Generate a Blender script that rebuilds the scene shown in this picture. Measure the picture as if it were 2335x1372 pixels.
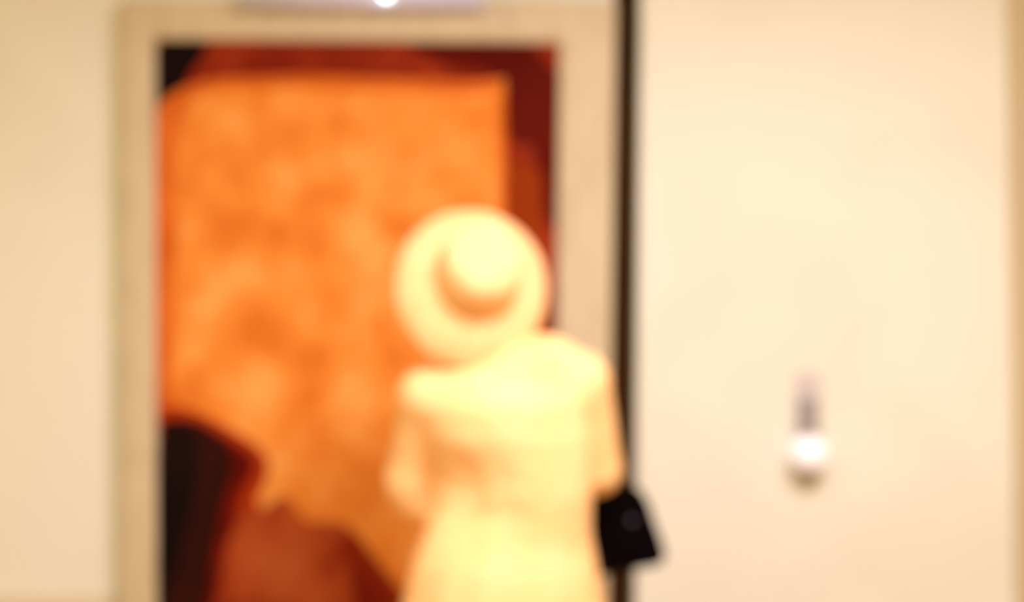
import bpy, bmesh, math, random
import numpy as np
from mathutils import Vector, Matrix

for o in list(bpy.data.objects):
    bpy.data.objects.remove(o, do_unlink=True)
S = bpy.context.scene
C = S.collection
random.seed(4)

# ------------------------------------------------------------------ camera
CAM_Z, FPX, W, H = 1.52, 2984.0, 2335, 1372
cd = bpy.data.cameras.new('camera')
cam = bpy.data.objects.new('camera', cd)
C.objects.link(cam)
cam.location = (0, 0, CAM_Z)
cam.rotation_euler = (math.pi / 2, 0, 0)
cd.sensor_width = 36.0
cd.lens = FPX / W * 36.0
cd.clip_start = 0.02
cd.dof.use_dof = True                 # the lens is focused close by, the gallery lies behind
cd.dof.focus_distance = 0.80
cd.dof.aperture_fstop = 2.6
S.camera = cam

# ------------------------------------------------------------------ light
world = bpy.data.worlds.new('gallery_ambience')
S.world = world
world.use_nodes = True
bg = world.node_tree.nodes['Background']
bg.inputs[0].default_value = (1.0, 0.66, 0.10, 1)   # warm light of the rest of the gallery
bg.inputs[1].default_value = 0.86


def area_light(name, loc, target, sx, sy, power, col):
    d = bpy.data.lights.new(name, 'AREA')
    d.shape = 'RECTANGLE'
    d.size, d.size_y = sx, sy
    d.energy = power
    d.color = col
    o = bpy.data.objects.new(name, d)
    C.objects.link(o)
    o.location = loc
    o.rotation_euler = (Vector(target) - Vector(loc)).to_track_quat('-Z', 'Y').to_euler()
    return o


area_light('window_light', (0.7, -2.6, 1.9), (0.0, 4.2, 1.3), 3.2, 1.8, 30, (1.0, 0.92, 0.94))
area_light('ceiling_light', (0.80, 1.70, 3.12), (0.80, 1.72, 0.0), 1.5, 0.7, 176, (1.0, 0.86, 1.0))

area_light('left_wall_fill', (-1.9, 1.3, 3.12), (-1.9, 1.32, 0.0), 1.2, 0.7, 62, (1.0, 0.92, 0.92))  # added fill without a known fixture, lifts the left wall

vs = S.view_settings
vs.view_transform = 'Standard'
vs.look = 'None'
vs.exposure = -0.12
vs.gamma = 1.0
vs.use_curve_mapping = False


# ------------------------------------------------------------------ helpers
def tag(o, label=None, cat=None, kind=None, group=None):
    if label: o['label'] = label
    if cat: o['category'] = cat
    if kind: o['kind'] = kind
    if group: o['group'] = group
    return o


def lin(c):
    return tuple(((v / 255) / 12.92 if v <= 10 else ((v / 255 + .055) / 1.055) ** 2.4) for v in c)


def mat(name, cols, scale=6.0, rough=0.6, bump=0.0, bscale=80.0, metal=0.0, detail=4.0, lo=0.35, hi=0.65,
        stretch=(1, 1, 1), emit=None, spec=0.35, weave=0.0):
    m = bpy.data.materials.new(name)
    m.use_nodes = True
    nt = m.node_tree
    b = nt.nodes['Principled BSDF']
    b.inputs['Roughness'].default_value = rough
    b.inputs['Metallic'].default_value = metal
    b.inputs['Specular IOR Level'].default_value = spec
    tc = nt.nodes.new('ShaderNodeTexCoord')
    mp = nt.nodes.new('ShaderNodeMapping')
    mp.inputs['Scale'].default_value = stretch
    nt.links.new(tc.outputs['Object'], mp.inputs['Vector'])
    n = nt.nodes.new('ShaderNodeTexNoise')
    n.inputs['Scale'].default_value = scale
    n.inputs['Detail'].default_value = detail
    nt.links.new(mp.outputs[0], n.inputs['Vector'])
    r = nt.nodes.new('ShaderNodeValToRGB')
    els = r.color_ramp.elements
    if len(cols) == 1: cols = [cols[0], cols[0]]
    while len(els) < len(cols): els.new(0.5)
    for i, c in enumerate(cols):
        els[i].position = lo + (hi - lo) * i / (len(cols) - 1)
        els[i].color = (*c, 1)
    nt.links.new(n.outputs['Fac'], r.inputs['Fac'])
    nt.links.new(r.outputs['Color'], b.inputs['Base Color'])
    if bump or weave:
        if weave:
            n2 = nt.nodes.new('ShaderNodeTexWave')
            n2.inputs['Scale'].default_value = weave
            n2.inputs['Distortion'].default_value = 1.5
            n2.bands_direction = 'DIAGONAL'
        else:
            n2 = nt.nodes.new('ShaderNodeTexNoise')
            n2.inputs['Scale'].default_value = bscale
        nt.links.new(tc.outputs['Object'], n2.inputs['Vector'])
        bn = nt.nodes.new('ShaderNodeBump')
        bn.inputs['Strength'].default_value = bump
        bn.inputs['Distance'].default_value = 0.01
        nt.links.new(n2.outputs['Fac'], bn.inputs['Height'])
        nt.links.new(bn.outputs[0], b.inputs['Normal'])
    if emit:
        b.inputs['Emission Color'].default_value = (*emit[0], 1)
        b.inputs['Emission Strength'].default_value = emit[1]
    return m


M = {
    'plaster': mat('cream_plaster', [(0.6925, 0.7247, 0.5721), (0.7346, 0.7713, 0.6199), (0.7240, 0.7539, 0.6199)], 1.3, .8, .12, 120),
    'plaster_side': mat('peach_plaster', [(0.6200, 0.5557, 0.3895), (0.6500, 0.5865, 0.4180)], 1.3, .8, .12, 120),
    'ceiling': mat('ceiling_paint', [(.80, .72, .60), (.83, .75, .63)], 1.5, .9),
    'floor': mat('oak_floor', [(.36, .20, .09), (.46, .28, .13)], 3, .4, .1, 60, stretch=(1, 8, 1)),
    'recess': mat('dark_recess', [(0.0473, 0.0180, 0.0048), (0.0607, 0.0240, 0.0060)], 3, .9, .2, 60, spec=.02),
    'frame': mat('pale_limed_wood', [(0.5001, 0.4301, 0.2573), (0.5751, 0.5083, 0.3216), (0.5376, 0.4693, 0.2786)], 5, .55, .2, 90, stretch=(6, 6, 1)),
    'orange': mat('orange_paint', [(0.6204, 0.1738, 0.0197), (0.7519, 0.2642, 0.0407), (0.8085, 0.3755, 0.0896)], 5.5, .8, .25, 45, lo=.32, hi=.68, spec=.04),
    'maroon': mat('maroon_paint', [(0.1660, 0.0121, 0.0042), (0.2554, 0.0273, 0.0064), (0.3447, 0.0531, 0.0106)], 3.2, .8, .25, 40, spec=.04),
    'oxblood': mat('oxblood_paint', [(0.0810, 0.0048, 0.0024), (0.1134, 0.0084, 0.0036)], 3.2, .8, .25, 40, spec=.04),
    'rust': mat('rust_paint', [(0.2400, 0.0252, 0.0072), (0.3840, 0.0714, 0.0162), (0.4320, 0.1008, 0.0270)], 5.0, .8, .25, 40, spec=.04),
    'rustspot': mat('burnt_orange_paint', [(0.2280, 0.0270, 0.0024), (0.2520, 0.0360, 0.0036)], 5.0, .8, .25, 40, spec=.04),
    'black': mat('black_brown_paint', [(0.0060, 0.0030, 0.0030), (0.0132, 0.0048, 0.0036)], 4.0, .8, .25, 40, spec=.04),
    'red': mat('dark_red_paint', [(0.0720, 0.0036, 0.0018), (0.1800, 0.0084, 0.0024)], 6.0, .8, .25, 40, spec=.04),
    'brownpaint': mat('dark_brown_paint', [(0.0210, 0.0048, 0.0030), (0.0360, 0.0072, 0.0036)], 4.0, .8, .25, 40, spec=.04),
    'vermilion': mat('vermilion_paint', [(0.3300, 0.0300, 0.0036), (0.3960, 0.0450, 0.0054)], 6.0, .8, .25, 40, spec=.04),
    'deep_orange': mat('deep_orange_paint', [(0.5300, 0.1050, 0.0096), (0.6572, 0.1610, 0.0192)], 6.0, .8, .25, 40, spec=.04),
    'canvas': mat('linen_canvas', [(.5, .42, .3), (.56, .47, .34)], 30, .9, .2, 300),
    'steel': mat('satin_steel', [(.62, .66, .86), (.70, .74, .94)], 30, .45),
    'bulb_cool': mat('lit_bulb', [(.9, .95, .95)], emit=((.82, 1.0, .97), 9.0)),
    'knob_glow': mat('glowing_porcelain', [(.82, .82, .84)], rough=.25, emit=((1.0, .96, .93), .30)),  # porcelain knob, no lamp; emission added to keep it evenly bright
    'greymetal': mat('grey_metal', [(0.2835, 0.2700, 0.2465), (0.3360, 0.3200, 0.2890)], 20, .5, metal=.2),
    'greymetal2': mat('pale_grey_enamel', [(0.5200, 0.4947, 0.4576), (0.5700, 0.5432, 0.5016)], 20, .4),
    'shirt': mat('cream_cotton', [(0.9200, 0.5675, 0.2230), (0.9500, 0.6243, 0.2766)], 9, .9, .35, 14, spec=.1),
    'straw': mat('cream_straw', [(0.9200, 0.5486, 0.2147), (0.9500, 0.6243, 0.2863)], 26, .85, .25, weave=60, spec=.1),
    'skin': mat('skin', [(.62, .38, .26), (.68, .43, .30)], 12, .55),
    'hair': mat('brown_hair', [(.06, .03, .015), (.11, .06, .03)], 60, .6, stretch=(1, 1, .15), bump=.3),
    'trousers': mat('light_grey_cotton', [(.50, .48, .46), (.56, .54, .51)], 12, .9, .2, 30),
    'shoe': mat('brown_leather', [(.12, .06, .03), (.16, .08, .04)], 20, .45),
    'leather': mat('black_leather', [(.0012, .0005, .0005), (.002, .0008, .0008)], 30, .8, .2, 120, spec=.03),
    'clasp': mat('dark_metal', [(.10, .105, .15), (.12, .125, .18)], 20, .3, metal=1.0),
    'white_eye': mat('eye_white', [(.85, .83, .80)], rough=.2),
    'iris': mat('brown_iris', [(.05, .025, .012)], rough=.15),
    'lips': mat('lip_skin', [(.50, .22, .18)], rough=.5),
}


def link(name, me, m, parent=None, smooth=False):
    me.materials.append(m)
    o = bpy.data.objects.new(name, me)
    C.objects.link(o)
    if smooth:
        for p in me.polygons: p.use_smooth = True
    if parent is not None:
        o.parent = parent
        bpy.context.view_layer.update()
        o.matrix_parent_inverse = parent.matrix_world.inverted()
    return o


def bm_obj(name, bm, m, parent=None, smooth=False):
    bmesh.ops.recalc_face_normals(bm, faces=bm.faces)
    me = bpy.data.meshes.new(name)
    bm.to_mesh(me)
    bm.free()
    return link(name, me, m, parent, smooth)


def empty(name, loc, rot=(0, 0, 0)):
    o = bpy.data.objects.new(name, None)
    C.objects.link(o)
    o.location = loc
    o.rotation_euler = rot
    o.empty_display_size = .1
    bpy.context.view_layer.update()
    return o


def prism(pts, y0, y1, bevel=0.0, bm=None):
    """closed outline in the x-z plane between depths y0 and y1"""
    bm = bm or bmesh.new()
    a = [bm.verts.new((x, y0, z)) for x, z in pts]
    b = [bm.verts.new((x, y1, z)) for x, z in pts]
    fs = [bm.faces.new(a), bm.faces.new(b[::-1])]
    n = len(pts)
    for i in range(n):
        bm.faces.new((a[i], b[i], b[(i + 1) % n], a[(i + 1) % n]))
    if bevel:
        bmesh.ops.recalc_face_normals(bm, faces=bm.faces)
        bmesh.ops.bevel(bm, geom=list(bm.edges), offset=bevel, segments=2, affect='EDGES', profile=.6)
    return bm


def box(x0, x1, y0, y1, z0, z1, bevel=0.0):
    return prism([(x0, z0), (x1, z0), (x1, z1), (x0, z1)], y0, y1, bevel)


def tube(path, rad, seg=12, cap=True):
    bm = bmesh.new()
    path = [Vector(p) for p in path]
    rs = rad if isinstance(rad, (list, tuple)) else [rad] * len(path)
    rings = []
    for i, p in enumerate(path):
        t = (path[min(i + 1, len(path) - 1)] - path[max(i - 1, 0)]).normalized()
        up = Vector((0, 0, 1)) if abs(t.z) < .9 else Vector((1, 0, 0))
        u = t.cross(up).normalized()
        v = t.cross(u).normalized()
        rings.append([bm.verts.new(p + rs[i] * (math.cos(2 * math.pi * k / seg) * u + math.sin(2 * math.pi * k / seg) * v)) for k in range(seg)])
    for r0, r1 in zip(rings, rings[1:]):
        for k in range(seg):
            bm.faces.new((r0[k], r0[(k + 1) % seg], r1[(k + 1) % seg], r1[k]))
    if cap:
        bm.faces.new(rings[0][::-1])
        bm.faces.new(rings[-1])
    return bm


def lathe(profile, centre, axis, seg=48, oval=(1, 1), warp=None, close=False, spin=0.0):
    """profile of (radius, height) about an axis"""
    bm = bmesh.new()
    axis = Vector(axis).normalized()
    q = Vector((0, 0, 1)).rotation_difference(axis)
    if spin: q = q @ Matrix.Rotation(spin, 3, 'Z').to_quaternion()
    rings = []
    for r, h in profile:
        ring = []
        for k in range(seg):
            a = 2 * math.pi * k / seg
            p = Vector((r * math.cos(a) * oval[0], r * math.sin(a) * oval[1], h))
            if warp: p = warp(p, a, r)
            ring.append(bm.verts.new(Vector(centre) + q @ p))
        rings.append(ring)
    pairs = list(zip(rings, rings[1:]))
    if close: pairs.append((rings[-1], rings[0]))
    for r0, r1 in pairs:
        for k in range(seg):
            bm.faces.new((r0[k], r0[(k + 1) % seg], r1[(k + 1) % seg], r1[k]))
    if not close:
        for r in (rings[0], rings[-1]):
            bm.faces.new(r)
    return bm


# ---- soft forms: a signed-distance grid meshed with surface nets
class Soft:
    def __init__(s, lo, hi, h):
        s.lo, s.h = np.array(lo, float), h
        s.n = np.ceil((np.array(hi) - s.lo) / h).astype(int) + 1
        s.F = np.full(s.n, .2, np.float32)

    def sub(s, lo, hi, pad):
        a = np.clip(np.floor((np.array(lo) - pad - s.lo) / s.h).astype(int), 0, s.n)
        b = np.clip(np.ceil((np.array(hi) + pad - s.lo) / s.h).astype(int) + 1, 0, s.n)
        sl = tuple(slice(i, j) for i, j in zip(a, b))
        ax = [(s.lo[i] + s.h * np.arange(a[i], b[i])).astype(np.float32) for i in range(3)]
        return sl, ax[0][:, None, None], ax[1][None, :, None], ax[2][None, None, :]

    def put(s, sl, d, k, cut=False):
        f = s.F[sl]
        if cut:
            d = -d
            hh = np.maximum(k - np.abs(f - d), 0) / k
            s.F[sl] = np.maximum(f, d) + hh * hh * k * .25
        else:
            hh = np.maximum(k - np.abs(f - d), 0) / k
            s.F[sl] = np.minimum(f, d) - hh * hh * k * .25

    def cap(s, p, q, r0, r1, k=.03, cut=False, flat=(1, 1, 1)):
        p, q = np.array(p, float), np.array(q, float)
        rm = max(r0, r1) * max(1 / min(flat), 1)
        sl, X, Y, Z = s.sub(np.minimum(p, q) - rm, np.maximum(p, q) + rm, k + .02)
        d = q - p
        L = max((d * d).sum(), 1e-9)
        t = np.clip(((X - p[0]) * d[0] + (Y - p[1]) * d[1] + (Z - p[2]) * d[2]) / L, 0, 1)
        dist = np.sqrt(((X - p[0] - t * d[0]) * flat[0]) ** 2 + ((Y - p[1] - t * d[1]) * flat[1]) ** 2 + ((Z - p[2] - t * d[2]) * flat[2]) ** 2)
        s.put(sl, dist - (r0 + (r1 - r0) * t), k, cut)

    def ell(s, c, r, k=.03, R=None, cut=False):
        c = np.array(c, float)
        rm = max(r)
        sl, X, Y, Z = s.sub(c - rm, c + rm, k + .02)
        X, Y, Z = X - c[0], Y - c[1], Z - c[2]
        if R is not None:
            R = np.array(R)
            X, Y, Z = (R[0, 0] * X + R[1, 0] * Y + R[2, 0] * Z, R[0, 1] * X + R[1, 1] * Y + R[2, 1] * Z, R[0, 2] * X + R[1, 2] * Y + R[2, 2] * Z)
        k0 = np.sqrt((X / r[0]) ** 2 + (Y / r[1]) ** 2 + (Z / r[2]) ** 2)
        k1 = np.sqrt((X / r[0] ** 2) ** 2 + (Y / r[1] ** 2) ** 2 + (Z / r[2] ** 2) ** 2) + 1e-6
        s.put(sl, k0 * (k0 - 1) / k1, k, cut)

    def loft(s, secs, k=.03, e=2.3, fold=None):
        """secs: rows of z, cx, cy, half width, half depth"""
        A = np.array(sorted(secs))
        lo = [(A[:, 1] - A[:, 3]).min(), (A[:, 2] - A[:, 4]).min(), A[0, 0]]
        hi = [(A[:, 1] + A[:, 3]).max(), (A[:, 2] + A[:, 4]).max(), A[-1, 0]]
        sl, X, Y, Z = s.sub(lo, hi, k + .02)
        z = Z.ravel()
        # smooth interpolation
        zz = np.linspace(A[0, 0], A[-1, 0], 400)
        def ip(col):
            v = np.interp(zz, A[:, 0], A[:, col])
            ker = np.hanning(31); ker /= ker.sum()
            v = np.convolve(np.pad(v, 15, mode='edge'), ker, 'valid')
            return np.interp(z, zz, v)[None, None, :]
        cx, cy, a, b = ip(1), ip(2), ip(3), ip(4)
        x, y = (X - cx) / a, (Y - cy) / b
        rr = (np.abs(x) ** e + np.abs(y) ** e) ** (1 / e)
        if fold is not None: rr = rr + fold(x, y, Z)
        d = (rr - 1) * np.minimum(a, b)
        d = np.maximum(d, np.maximum(A[0, 0] - Z, Z - A[-1, 0]))
        s.put(sl, d.astype(np.float32), k)

    def mesh(s, name):
        F = s.F
        sg = F < 0
        n0, n1, n2 = F.shape
        cnt = np.zeros((n0 - 1, n1 - 1, n2 - 1), np.int8)
        for i in (0, 1):
            for j in (0, 1):
                for k in (0, 1):
                    cnt += sg[i:n0 - 1 + i, j:n1 - 1 + j, k:n2 - 1 + k]
        mix = (cnt > 0) & (cnt < 8)
        idx = np.argwhere(mix)
        vid = np.full(mix.shape, -1, np.int64)
        vid[mix] = np.arange(len(idx))
        acc = np.zeros((len(idx), 3))
        num = np.zeros(len(idx))
        cor = [(i, j, k) for i in (0, 1) for j in (0, 1) for k in (0, 1)]
        for a in cor:
            for b in cor:
                if sum(abs(p - q) for p, q in zip(a, b)) == 1 and a < b:
                    fa = F[idx[:, 0] + a[0], idx[:, 1] + a[1], idx[:, 2] + a[2]]
                    fb = F[idx[:, 0] + b[0], idx[:, 1] + b[1], idx[:, 2] + b[2]]
                    c = (fa < 0) != (fb < 0)
                    t = np.where(c, fa / np.where(c, fa - fb, 1), 0)
                    p = np.array(a)[None] + t[:, None] * (np.array(b) - np.array(a))[None]
                    acc[c] += p[c]
                    num[c] += 1
        V = (idx + acc / num[:, None]) * s.h + s.lo
        quads = []
        for ax in range(3):
            u, v = (ax + 1) % 3, (ax + 2) % 3
            A = [slice(None)] * 3; B = [slice(None)] * 3
            A[ax] = slice(0, -1); B[ax] = slice(1, None)
            ch = np.argwhere(sg[tuple(A)] != sg[tuple(B)])
            ch = ch[(ch[:, u] > 0) & (ch[:, v] > 0) & (ch[:, u] < F.shape[u] - 1) & (ch[:, v] < F.shape[v] - 1)]
            q = []
            for du, dv in ((-1, -1), (0, -1), (0, 0), (-1, 0)):
                c = ch.copy(); c[:, u] += du; c[:, v] += dv
                q.append(vid[c[:, 0], c[:, 1], c[:, 2]])
            q = np.stack(q, 1)
            flip = ~sg[ch[:, 0], ch[:, 1], ch[:, 2]]
            q[flip] = q[flip][:, ::-1]
            quads.append(q)
        Q = np.concatenate(quads)
        me = bpy.data.meshes.new(name)
        me.vertices.add(len(V)); me.vertices.foreach_set('co', V.ravel())
        me.loops.add(len(Q) * 4); me.loops.foreach_set('vertex_index', Q.ravel().astype(np.int32))
        me.polygons.add(len(Q)); me.polygons.foreach_set('loop_start', np.arange(0, len(Q) * 4, 4, dtype=np.int32))
        me.polygons.foreach_set('use_smooth', np.ones(len(Q), dtype=bool))
        me.update(); me.validate()
        return me


def P(px, py, d):
    """x and z of a point of the place seen at a pixel, d metres in front of the camera"""
    return ((px - W / 2) / FPX * d, CAM_Z - (py - H / 2) / FPX * d)


# ------------------------------------------------------------------ the room
WY = 4.27          # front face of the hanging walls
def sx(px): return (px - W / 2) / FPX * WY
def sz(py): return CAM_Z - (py - H / 2) / FPX * WY
CEIL = 3.15
tag(bm_obj('floor', box(-4.2, 4.2, -5, 6.2, -.06, 0), M['floor']), kind='structure')
tag(bm_obj('ceiling', box(-4.2, 4.2, -5, 6.2, CEIL, CEIL + .06), M['ceiling']), kind='structure')
zt = CEIL; gx = lambda z, a, b: a + (b - a) * (CEIL - z) / CEIL
# left hanging wall, right hanging wall with the dark gap between them
L_top, L_bot = sx(1405), sx(1378)
R_top, R_bot = sx(1467), sx(1446)
tag(bm_obj('wall_left', prism([(-4.2, 0), (L_bot, 0), (L_top, CEIL), (-4.2, CEIL)], WY, WY + .16), M['plaster']), kind='structure')
tag(bm_obj('wall_right', prism([(R_bot, 0), (sx(2318), 0), (sx(2288), CEIL), (R_top, CEIL)], WY, WY + .16), M['plaster']), kind='structure')
tag(bm_obj('wall_back', box(L_bot - .25, R_top + .25, WY + .165, WY + .24, 0, CEIL), M['recess']), kind='structure')
# the wall that turns back beyond the right panel
bm = bmesh.new()
q = [(sx(2300), WY + .05), (sx(2335) + 1.2, WY + .75), (sx(2335) + 1.1, WY + .95), (sx(2300) - .08, WY + .155)]
a = [bm.verts.new((x, y, 0)) for x, y in q]; b = [bm.verts.new((x, y, CEIL)) for x, y in q]
bm.faces.new(a); bm.faces.new(b)
for i in range(4): bm.faces.new((a[i], a[(i + 1) % 4], b[(i + 1) % 4], b[i]))
tag(bm_obj('wall_side', bm, M['plaster_side']), kind='structure')
tag(bm_obj('trim_1', box(-4.2, sx(262), WY - .018, WY - .0005, 0, sz(1356), .004), M['plaster_side']), kind='structure')

# ------------------------------------------------------------------ the painting
PD = 4.20
pc = P(835, 800, PD)
painting = empty('framed_painting', (pc[0], PD, pc[1]))
tag(painting, 'large orange abstract painting with maroon border in a pale wooden frame', 'painting')
def lp(px, py):
    x, z = P(px, py, PD)
    return (x, z)
BOT = 1690
# canvas and painted areas: each colour area is a thin coat of paint over the one below
bm_obj('canvas', prism([lp(340, 80), lp(1296, 80), lp(1280, BOT + 15), lp(345, BOT + 15)], PD + .010, PD + .028), M['canvas'], painting)
def smooth_poly(pts, n=2, jit=0):
    pts = [Vector(p) for p in pts]
    for _ in range(n):
        out = []
        for i, p in enumerate(pts):
            q = pts[(i + 1) % len(pts)]
            out += [p * .75 + q * .25, p * .25 + q * .75]
        pts = out
    return [tuple(p) for p in pts]
def coat(name, pix, level, m, rnd=2, label=None):
    pts = [lp(*p) for p in pix]
    if rnd: pts = smooth_poly(pts, rnd)
    bm = prism(pts, PD + .010 - .0012 * level, PD + .0105)
    o = bm_obj(name, bm, m, painting)
    if label: o['label'] = label
    return o
coat('border_paint', [(345, 85), (1292, 85), (1278, BOT), (348, BOT)], 1, M['maroon'], 0, 'maroon border of paint')
coat('corner_paint', [(900, 80), (1292, 80), (1292, 520), (1240, 520), (1225, 330), (1152, 330), (1150, 160), (1000, 150)], 1.3, M['oxblood'], 1)
coat('corner_paint', [(345, 84), (470, 84), (470, 120), (430, 170), (400, 240), (345, 240)], 1.6, M['black'], 1)
coat('side_paint', [(1140, 380), (1225, 375), (1240, 420), (1235, 560), (1140, 560)], 1.5, M['rustspot'], 1)
coat('orange_field', [(352, 250), (385, 215), (440, 188), (520, 176), (700, 170), (850, 178), (980, 183), (1060, 188), (1151, 178), (1151, 182),
     (1153, 300), (1152, 470), (1150, 800), (1150, 1100), (1130, 1400), (1060, 1560), (980, 1440), (900, 1350), (850, 1275), (800, 1215),
     (740, 1195), (690, 1195), (655, 1130), (600, 1180), (575, 1110), (585, 1065), (560, 1030), (500, 1000), (430, 970), (352, 970)], 2, M['orange'], 1,
     'mottled orange field of paint')
coat('deep_orange_edge', [(352, 252), (385, 216), (440, 189), (520, 177), (700, 171), (850, 179), (980, 184), (1060, 189), (1151, 179), (1150, 204), (1060, 218), (980, 207), (900, 212), (850, 203),
     (760, 209), (700, 194), (610, 202), (530, 198), (460, 210), (420, 245), (405, 300), (392, 420), (410, 520), (390, 640), (398, 760), (385, 880), (392, 935), (352, 935)], 2.3, M['deep_orange'], 1)
coat('deep_orange_edge', [(1151, 200), (1153, 300), (1152, 470), (1150, 800), (1150, 1100), (1135, 1100), (1136, 800), (1138, 470), (1136, 300), (1138, 200)], 2.3, M['deep_orange'], 1)
coat('vermilion_edge', [(352, 930), (420, 925), (520, 972), (612, 1035), (610, 1095), (560, 1180), (540, 1180), (560, 1080), (560, 1050), (480, 1010), (352, 980)], 2.6, M['vermilion'], 1)
coat('rust_area', [(535, 1175), (600, 1165), (650, 1118), (690, 1192), (760, 1186), (800, 1200), (850, 1265), (920, 1350), (1010, 1470), (1000, BOT - 5), (430, BOT - 5), (480, 1400)],
     3, M['rust'], 1, 'rust-brown area of paint')
coat('maroon_area', [(770, 1215), (810, 1215), (850, 1275), (920, 1360), (1000, 1470), (980, BOT - 15), (840, BOT - 15), (830, 1450), (800, 1330)], 3.6, M['maroon'], 2)
coat('dark_red_area', [(352, 960), (440, 952), (500, 985), (560, 1022), (588, 1056), (560, 1110), (530, 1190), (515, 1260), (500, 1330), (470, 1440), (440, 1600), (352, 1650)], 4, M['red'], 1)
coat('brown_area', [(352, 958), (440, 954), (500, 990), (530, 1020), (530, 1080), (500, 1180), (490, 1240), (480, 1330), (440, 1440), (400, 1600), (352, 1640)], 4.6, M['brownpaint'], 1)
coat('black_area', [(352, 958), (420, 956), (455, 1000), (450, 1100), (420, 1220), (390, 1330), (352, 1420)], 5.2, M['black'], 1, 'black area of paint')

# the frame: four mitred rails, each sloping from a raised sight edge to the outside
def rail(a, b, c, d):
    """a,b inner ends; c,d outer ends (pixels): a raised sloping moulding"""
    ai, bi, ci, di = [Vector((lp(*p)[0], 0, lp(*p)[1])) for p in (a, b, c, d)]
    bm = bmesh.new()
    rows = []
    for f, y in ((0, PD + .02), (0, PD - .004), (.06, PD - .010), (.20, PD - .014), (.5, PD - .014), (.80, PD - .011), (.94, PD - .006), (1, PD + .002), (1, PD + .062)):
        p = ai.lerp(ci, f); q = bi.lerp(di, f)
        rows.append((bm.verts.new((p.x, y, p.z)), bm.verts.new((q.x, y, q.z))))
    for r0, r1 in zip(rows, rows[1:]):
        bm.faces.new((r0[0], r0[1], r1[1], r1[0]))
    bm.faces.new((rows[-1][0], rows[-1][1], rows[0][1], rows[0][0]))
    bm.faces.new([r[0] for r in rows]); bm.faces.new([r[1] for r in rows][::-1])
    return bm_obj('frame_rail', bm, M['frame'], painting)
iTL, iTR, iBR, iBL = (354, 90), (1277, 98), (1258, BOT - 10), (358, BOT - 10)
oTL, oTR, oBR, oBL = (272, -2), (1405, 2), (1378, BOT + 110), (272, BOT + 110)
rail(iTL, iTR, oTL, oTR); rail(iTR, iBR, oTR, oBR); rail(iBL, iBR, oBL, oBR); rail(iTL, iBL, oTL, oBL)

# picture light over the frame
d = 4.15
def at(px, py, d):
    x, z = P(px, py, d)
    return Vector((x, d, z))
plamp = empty('picture_light', at(825, -20, 4.24))
tag(plamp, 'slim steel picture light mounted along the top of the painting frame', 'lamp')
a, b = at(545, 1, d), at(1108, 1, d)
bm = bmesh.new()
rings = []
for p in (a, b):            # half-round hood, open towards the picture
    r = []
    for k in range(15):
        t = math.radians(-60 + 210 * k / 14)
        r.append(bm.verts.new((p.x, p.y - .024 * math.sin(t + .6), p.z + .024 * math.cos(t + .6))))
    for k in range(14, -1, -1):
        t = math.radians(-60 + 210 * k / 14)
        r.append(bm.verts.new((p.x, p.y - .021 * math.sin(t + .6), p.z + .021 * math.cos(t + .6))))
    rings.append(r)
n = len(rings[0])
for k in range(n): bm.faces.new((rings[0][k], rings[0][(k + 1) % n], rings[1][(k + 1) % n], rings[1][k]))
bm.faces.new(rings[0]); bm.faces.new(rings[1][::-1])
bm_obj('hood', bm, M['steel'], plamp, True)
for px in (620, 1030):
    p = at(px, -12, d)
    bm_obj('bracket_arm', tube([(p.x, d + .02, p.z + .018), (p.x, d + .045, p.z + .068), (p.x, d + .075, p.z + .075), (p.x, WY - .006, p.z + .075)], .006, 10), M['steel'], plamp, True)
for px in (620, 1030):
    p = at(px, -12, d)
    bm_obj('wall_mount', lathe([(.026, 0), (.026, .004), (.020, .008), (.010, .009)], (p.x, WY - .0005, p.z + .075), (0, -1, 0), 24), M['steel'], plamp, True)
p = at(880, -16, d - .037)
o = bm_obj('pilot_bulb', lathe([(.001, -.014), (.011, -.010), (.0145, 0), (.011, .010), (.001, .014)], p, (0, -1, 0), 16), M['bulb_cool'], plamp, True)
o['label'] = 'small bright bulb at the middle of the hood'
bm_obj('bulb_socket', tube([p + Vector((0, .010, 0)), p + Vector((0, .034, -.004))], .009, 12), M['steel'], plamp, True)

# ------------------------------------------------------------------ wall fitting on the right wall, its knob given a glow
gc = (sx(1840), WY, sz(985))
wl = empty('wall_fitting', gc)
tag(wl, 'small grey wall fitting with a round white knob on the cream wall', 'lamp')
def wl_prism(px0, px1, py0, py1, y0, y1, bev):
    return box(sx(px0), sx(px1), y0, y1, sz(py1), sz(py0), bev)
bm_obj('back_plate', wl_prism(1812, 1868, 850, 1092, WY - .008, WY - .0005, .003), M['greymetal2'], wl)
bm_obj('stem', wl_prism(1818, 1862, 905, 1005, WY - .030, WY - .007, .006), M['greymetal'], wl)
g = Vector((sx(1840) * .99, WY - .070, CAM_Z - (1034 - H / 2) / FPX * (WY - .070)))
bm_obj('cup', lathe([(.012, .064), (.026, .060), (.030, .050), (.030, .040)], g, (0, .3, 1), 24), M['greymetal2'], wl, True)
bm_obj('white_knob', lathe([(.061 * math.sin(math.pi * k / 12) + .0005, -.058 * math.cos(math.pi * k / 12)) for k in range(13)], g, (0, 0, 1), 24), M['knob_glow'], wl, True)
bm_obj('finial', lathe([(.004, .012), (.018, .008), (.021, -.002), (.013, -.022), (.003, -.030)], (sx(1840), WY - .032, sz(1082)), (0, 0, 1), 20), M['greymetal'], wl, True)

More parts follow.
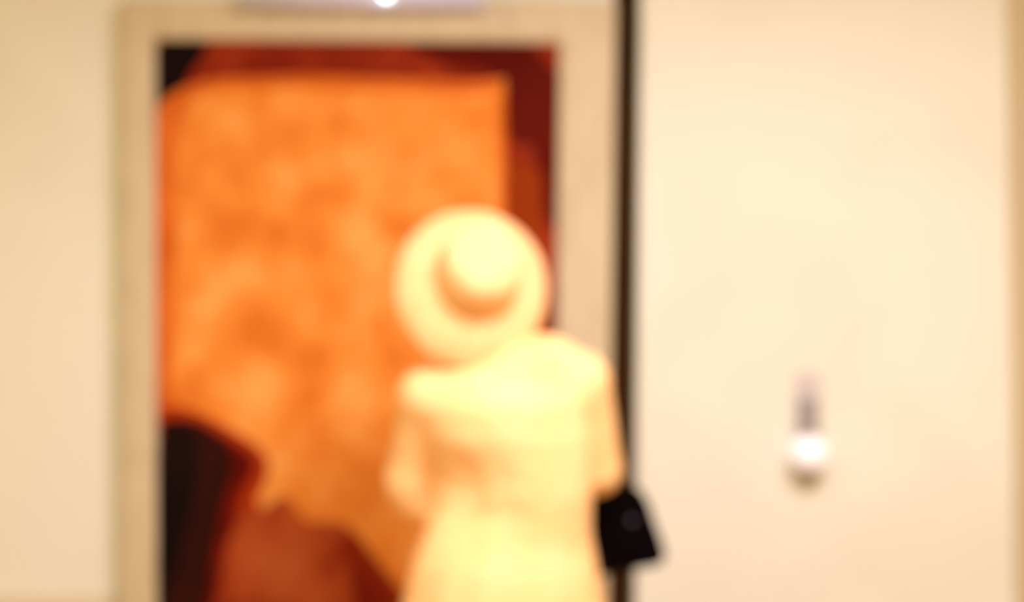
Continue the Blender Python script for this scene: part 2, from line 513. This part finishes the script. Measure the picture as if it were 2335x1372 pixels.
# ------------------------------------------------------------------ the person
person = empty('person', (-.02, 3.32, 0))
tag(person, 'person seen from behind in cream shirt and straw hat facing the painting', 'person')
HC = Vector((-.086, 3.27, 1.586))                       # centre of the hat brim
HAX = Vector((.27, -.86, .45)).normalized()             # where the crown points
HEAD = HC - HAX * .055 + Vector((.012, .015, -.010))    # centre of the head
up = Vector((.02, -.52, .85)).normalized()              # head tipped back
fwd = (Vector((-.12, .86, .5)) - up * Vector((-.12, .86, .5)).dot(up)).normalized()
rt = fwd.cross(up).normalized()
HR = np.array([list(rt), list(fwd), list(up)]).T        # columns: right, forward, up
def hp(r, f, u): return list(HEAD + rt * r + fwd * f + up * u)

s = Soft((-.42, 3.02, -.005), (.40, 3.80, 1.72), .006)
# trunk
s.loft([(.80, -.012, 3.315, .150, .095), (.92, -.012, 3.32, .165, .105), (1.06, -.006, 3.325, .135, .090), (1.20, -.005, 3.315, .155, .098), (1.32, -.01, 3.31, .150, .085)], .04)
SHL, SHR = (-.195, 3.315, 1.285), (.165, 3.315, 1.325)
ELL, ELR = (-.258, 3.375, 1.040), (.218, 3.385, 1.085)
WRL, WRR = (-.125, 3.575, 1.110), (.090, 3.585, 1.130)
s.cap((-.03, 3.31, 1.33), SHL, .055, .050, .05); s.cap((.0, 3.31, 1.34), SHR, .055, .052, .05)
s.cap(SHL, ELL, .047, .037, .03); s.cap(SHR, ELR, .047, .037, .03)
s.cap(ELL, WRL, .037, .024, .02); s.cap(ELR, WRR, .037, .024, .02)
# neck and head
s.cap((-.03, 3.30, 1.35), hp(0, -.012, -.085), .055, .050, .03)
s.ell(hp(0, -.008, .03), (.074, .094, .088), .02, HR)
s.ell(hp(0, .018, -.035), (.058, .066, .085), .03, HR)
s.ell(hp(0, .058, -.098), (.026, .024, .020), .025, HR)          # chin
s.cap(hp(0, .080, .012), hp(0, .105, -.028), .008, .013, .012)    # nose
s.ell(hp(.012, .094, -.031), (.008, .009, .007), .008, HR); s.ell(hp(-.012, .094, -.031), (.008, .009, .007), .008, HR)
for sd in (-1, 1):
    s.ell(hp(sd * .031, .086, .010), (.015, .010, .010), .012, HR, cut=True)   # eye sockets
    s.cap(hp(sd * .014, .086, .027), hp(sd * .046, .074, .028), .008, .006, .012)   # brow ridge
    s.ell(hp(sd * .041, .064, -.022), (.020, .018, .016), .02, HR)              # cheek
    s.ell(hp(sd * .078, -.006, -.004), (.008, .018, .031), .008, HR)            # ear
    s.ell(hp(sd * .087, .002, .0), (.006, .009, .016), .006, HR, cut=True)
s.ell(hp(0, .084, -.060), (.022, .009, .006), .008, HR); s.ell(hp(0, .082, -.071), (.019, .009, .006), .008, HR)
s.cap(hp(-.019, .094, -.0655), hp(.019, .094, -.0655), .003, .003, .004, cut=True)
# legs and feet
for sd, hx, ax_ in ((-1, -.092, -.115), (1, .072, .095)):
    s.cap((hx, 3.32, .82), (hx + sd * .005, 3.325, .46), .085, .055, .04)
    s.cap((hx + sd * .005, 3.325, .46), (ax_, 3.315, .085), .052, .036, .03)
    s.cap((ax_, 3.29, .045), (ax_ + sd * .015, 3.47, .035), .034, .026, .02)
# hands: palm, four fingers of unequal length, thumb leaving the side of the palm
def hand(wr, dirv, side):
    wr = Vector(wr); dv = Vector(dirv).normalized()
    lat = Vector((0, 0, 1)).cross(dv).normalized() * side      # across the palm, towards the thumb... turned upward below
    nrm = dv.cross(lat).normalized()
    lat = (lat * .25 + Vector((0, 0, 1)) * .95)
    lat = (lat - dv * lat.dot(dv)).normalized()
    inw = dv.cross(lat).normalized()
    if inw.x * side < 0: inw = -inw                             # the palm faces the other hand
    for t in (-.026, -.009, .009, .026):
        s.cap(wr + lat * t * .6 + dv * .005, wr + dv * .075 + lat * t, .014, .011, .012)
    for t, L in ((.028, .068), (.0095, .078), (-.0095, .072), (-.028, .056)):
        a = wr + dv * .082 + lat * t
        b = a + (dv * .86 + inw * .5).normalized() * L * .45
        c = b + (dv * .45 + inw * .9).normalized() * L * .33
        e = c + (dv * .05 + inw).normalized() * L * .27
        s.cap(a, b, .0092, .0085, .004); s.cap(b, c, .0085, .008, .004); s.cap(c, e, .008, .0068, .004)
    a = wr + dv * .022 + lat * .026
    b = a + (dv * .55 + lat * .75 + inw * .35).normalized() * .040
    c = b + (dv * .8 + lat * .25 + inw * .55).normalized() * .030
    s.cap(a, b, .013, .0105, .012); s.cap(b, c, .010, .008, .004)
hand(WRL, (.40, .90, .25), 1)
hand(WRR, (-.42, .88, .25), -1)
body = link('body', s.mesh('body'), M['skin'], person)

for sd in (-1, 1):
    e = HEAD + rt * sd * .031 + fwd * .0735 + up * .010
    ey = bm_obj('eye', lathe([(.001, -.012), (.0085, -.0085), (.012, 0), (.0085, .0085), (.001, .012)], e, fwd, 20), M['white_eye'], person, True)
    bm_obj('iris', lathe([(.0055, 0), (.0045, .0012), (.001, .0016)], e + fwd * .0109, fwd, 16), M['iris'], ey, True)
    bm_obj('eyebrow', tube([hp(sd * .014, .0935, .031), hp(sd * .030, .0915, .036), hp(sd * .047, .079, .031)], [.003, .0035, .002], 8), M['hair'], person, True)
s = Soft((-.30, 3.02, 1.36), (.12, 3.46, 1.72), .005)
s.ell(hp(0, -.020, .040), (.084, .096, .090), .02, HR)
s.ell(hp(0, -.055, -.035), (.066, .052, .065), .03, HR)
s.ell(hp(0, .095, -.03), (.085, .075, .10), .02, HR, cut=True)
link('hair', s.mesh('hair'), M['hair'], person)

# shirt: one loose cotton garment with sleeves
def folds(x, y, Z):
    back = (y < .4)
    crease = sum(a * np.exp(-((Z - z0 - sl * x - .03 * np.sin(4 * x + ph)) / w) ** 2) * np.exp(-((x - x0) / sp) ** 2)
                 for a, z0, sl, ph, w, x0, sp in ((.030, 1.10, .06, 0, .012, -.45, .40), (.026, 1.03, .09, 1, .012, -.35, .45), (.022, 1.15, -.05, 2, .012, .5, .4),
                                                  (.022, 1.06, -.08, .5, .013, .45, .4), (.018, .97, .05, 2, .014, .1, .5), (.016, 1.24, -.03, 3, .012, .0, .5)))
    return crease * back + .020 * np.sin(9 * x + 14 * Z) * np.exp(-((Z - 1.05) / .12) ** 2) + .012 * np.sin(17 * x - 5 * Z) * np.exp(-((Z - .82) / .14) ** 2)
s = Soft((-.40, 3.04, .70), (.36, 3.70, 1.48), .006)
s.loft([(.735, -.022, 3.320, .252, .195), (.80, -.020, 3.320, .244, .188), (.86, -.018, 3.318, .232, .176), (.93, -.012, 3.322, .212, .152),
        (1.0, -.006, 3.330, .192, .136), (1.08, -.004, 3.325, .185, .137), (1.18, -.014, 3.305, .212, .148), (1.26, -.020, 3.302, .220, .142), (1.31, -.024, 3.305, .212, .116), (1.345, -.02, 3.31, .17, .084)], .03, 2.05, folds)
s.cap((-.06, 3.305, 1.325), (-.212, 3.290, 1.282), .060, .066, .05)
s.cap((-.03, 3.305, 1.37), (.085, 3.31, 1.350), .058, .075, .05)
s.cap((.085, 3.31, 1.352), (.170, 3.315, 1.318), .074, .072, .04)
s.cap((-.214, 3.295, 1.275), (-.257, 3.370, 1.06), .068, .062, .022)
s.cap((-.257, 3.370, 1.06), (-.246, 3.375, 1.005), .064, .052, .03)
s.cap((.176, 3.315, 1.310), (.218, 3.385, 1.085), .073, .064, .014)
s.cap(ELL, (-.140, 3.553, 1.102), .056, .040, .02)
s.cap(ELR, (.102, 3.566, 1.125), .058, .040, .02)
s.cap((-.035, 3.31, 1.350), (-.045, 3.318, 1.378), .064, .062, .02)
s.ell((.07, 3.262, 1.06), (.11, .085, .15), .08)
s.ell((-.135, 3.185, 1.045), (.045, .022, .075), .05, cut=True)
shirt = link('shirt', s.mesh('shirt'), M['shirt'], person)
for w, dv in ((WRL, (.40, .90, .25)), (WRR, (-.42, .88, .25))):
    dv = Vector(dv).normalized()
    c = Vector(w) - dv * .045
    bm_obj('cuff', tube([c, c + dv * .008, c + dv * .040, c + dv * .046], [.041, .043, .040, .036], 24), M['shirt'], shirt, True)

# collar, hem band, yoke seam, button placket
cc = Vector((-.045, 3.318, 1.366)); ca = Vector((-.12, .10, 1)).normalized()
bm_obj('collar', lathe([(.066, -.012), (.080, -.020), (.083, -.014), (.076, .006), (.071, .022), (.067, .024), (.064, .010)], cc, ca, 40, (1.0, 1.0), close=True), M['shirt'], shirt, True)
def ring_at(z, cx, cy, a, b, w, t, e=2.05, n=72):
    bm = bmesh.new(); rows = []
    for dz, g in ((-w, 0), (-w, t), (w, t), (w, 0)):
        row = []
        for k in range(n):
            th = 2 * math.pi * k / n
            c_, s_ = math.cos(th), math.sin(th)
            rr = (abs(c_) ** e + abs(s_) ** e) ** (-1 / e)
            row.append(bm.verts.new((cx + (a + g) * rr * c_, cy + (b + g) * rr * s_, z + dz)))
        rows.append(row)
    for r0, r1 in zip(rows, rows[1:] + rows[:1]):
        for k in range(n): bm.faces.new((r0[k], r0[(k + 1) % n], r1[(k + 1) % n], r1[k]))
    return bm
bm_obj('hem_band', ring_at(.748, -.022, 3.320, .250, .194, .013, .004), M['shirt'], shirt, True)
for z, y in ((1.28, 3.446), (1.19, 3.456), (1.10, 3.463), (1.01, 3.467), (.92, 3.476), (.83, 3.500)):
    bm_obj('button', lathe([(.007, -.006), (.0075, .001), (.006, .0025), (.002, .0018)], (-.01, y, z), (0, 1, 0), 14), M['clasp'], shirt, True)

# trousers and shoes
s = Soft((-.36, 3.12, .02), (.32, 3.56, 1.0), .008)
s.loft([(.78, -.012, 3.32, .185, .125), (.86, -.012, 3.32, .185, .128), (.95, -.01, 3.325, .165, .110)], .03)
for sd, hx, ax_ in ((-1, -.095, -.118), (1, .075, .098)):
    s.cap((hx, 3.32, .80), (hx, 3.325, .46), .100, .078, .03)
    s.cap((hx, 3.325, .46), (ax_, 3.318, .10), .078, .064, .02)
link('trousers', s.mesh('trousers'), M['trousers'], person)
for sd, ax_ in ((-1, -.115), (1, .095)):
    s = Soft((ax_ - .12, 3.16, 0.002), (ax_ + .12, 3.62, .16), .006)
    s.loft([(.010, ax_ + sd * .008, 3.375, .050, .148), (.03, ax_ + sd * .008, 3.375, .050, .148), (.06, ax_ + sd * .006, 3.360, .046, .130), (.085, ax_, 3.315, .044, .075), (.11, ax_, 3.305, .045, .052)], .02, 2.2)
    link('shoe', s.mesh('shoe'), M['shoe'], person)

# the hat
def flop(p, a, r):
    if r > .12:
        t = (r - .112) / .09
        p.z += -.018 * t - (.050 + .012 * math.cos(a - 3.9)) * t * t + .005 * math.sin(2 * a + .6) * t
    return p
prof = [(.112, .0), (.125, -.002), (.15, -.003), (.175, -.003), (.193, -.003), (.197, -.006), (.193, -.009), (.175, -.009), (.15, -.009), (.125, -.008), (.106, -.006)]
hat = bm_obj('hat', lathe(prof, HC, HAX, 72, (1.0, 1.16), flop, close=True), M['straw'], person, True)
hat['label'] = 'wide-brimmed cream straw hat tipped back on the head'
crown = [(.116, -.008), (.117, .004), (.115, .025), (.112, .055), (.105, .082), (.092, .100), (.068, .110), (.035, .114), (.004, .115)]
bm_obj('crown', lathe(crown, HC, HAX, 64, (.96, 1.06)), M['straw'], hat, True)

# ------------------------------------------------------------------ black handbag in the crook of the arm
BD = 3.50
def bp(px, py):
    return P(px, py, BD)
bag = empty('handbag', (*[bp(1420, 1290)[0], BD], bp(1420, 1290)[1]))
tag(bag, 'black leather handbag hanging from the crook of the right arm', 'bag')
pts = [bp(*p) for p in [(1335, 1312), (1325, 1240), (1335, 1150), (1350, 1118), (1430, 1102), (1458, 1112), (1478, 1140), (1492, 1185), (1512, 1240), (1516, 1268), (1500, 1284), (1450, 1292), (1380, 1306)]]
pts = smooth_poly(pts, 1)
bm = bmesh.new()
rows = []
cx = sum(p[0] for p in pts) / len(pts); cz = sum(p[1] for p in pts) / len(pts)
for y, f in ((-.052, .78), (-.050, .90), (-.038, .98), (0, 1.0), (.038, .98), (.050, .90), (.052, .78)):
    row = []
    for x, z in pts:
        th = .45 + .55 * min(1, max(0, (bp(0, 1110)[1] - z) / .20))     # slimmer at the mouth
        row.append(bm.verts.new((cx + (x - cx) * f, BD + y * th, cz + (z - cz) * f)))
    rows.append(row)
n = len(pts)
for r0, r1 in zip(rows, rows[1:]):
    for k in range(n): bm.faces.new((r0[k], r0[(k + 1) % n], r1[(k + 1) % n], r1[k]))
bm.faces.new(rows[0]); bm.faces.new(rows[-1][::-1])
bm_obj('bag_body', bm, M['leather'], bag, True)
def spline(pts, n=5):
    pts = [Vector(p) for p in pts]
    out = []
    for i in range(len(pts) - 1):
        p0, p1, p2, p3 = pts[max(i - 1, 0)], pts[i], pts[i + 1], pts[min(i + 2, len(pts) - 1)]
        for k in range(n):
            t = k / n
            out.append(.5 * (2 * p1 + (p2 - p0) * t + (2 * p0 - 5 * p1 + 4 * p2 - p3) * t * t + (3 * p1 - p0 - 3 * p2 + p3) * t ** 3))
    return out + [pts[-1]]
for dv in (-.015, .015):                     # two handles looped over the forearm
    off = Vector((-.54, .84, 0)) * dv
    base = [(.232, 3.50, 1.002), (.160, 3.492, 1.022), (.095, 3.483, 1.055), (.085, 3.478, 1.109), (.102, 3.487, 1.157), (.139, 3.509, 1.175),
            (.176, 3.533, 1.157), (.194, 3.5435, 1.109), (.237, 3.535, 1.053), (.312, 3.505, 1.002)]
    hpath = [Vector(q) + off * (.4 if i in (0, 9) else 1) for i, q in enumerate(base)]
    bm_obj('handle', tube(spline(hpath), .006, 10), M['leather'], bag, True)
p = Vector((bp(1437, 1180)[0], BD - .050, bp(1437, 1180)[1]))
bm_obj('clasp', lathe([(.001, -.004), (.0075, -.003), (.0085, .002), (.006, .006), (.001, .0075)], p, (.1, -1, .1), 20), M['clasp'], bag, True)
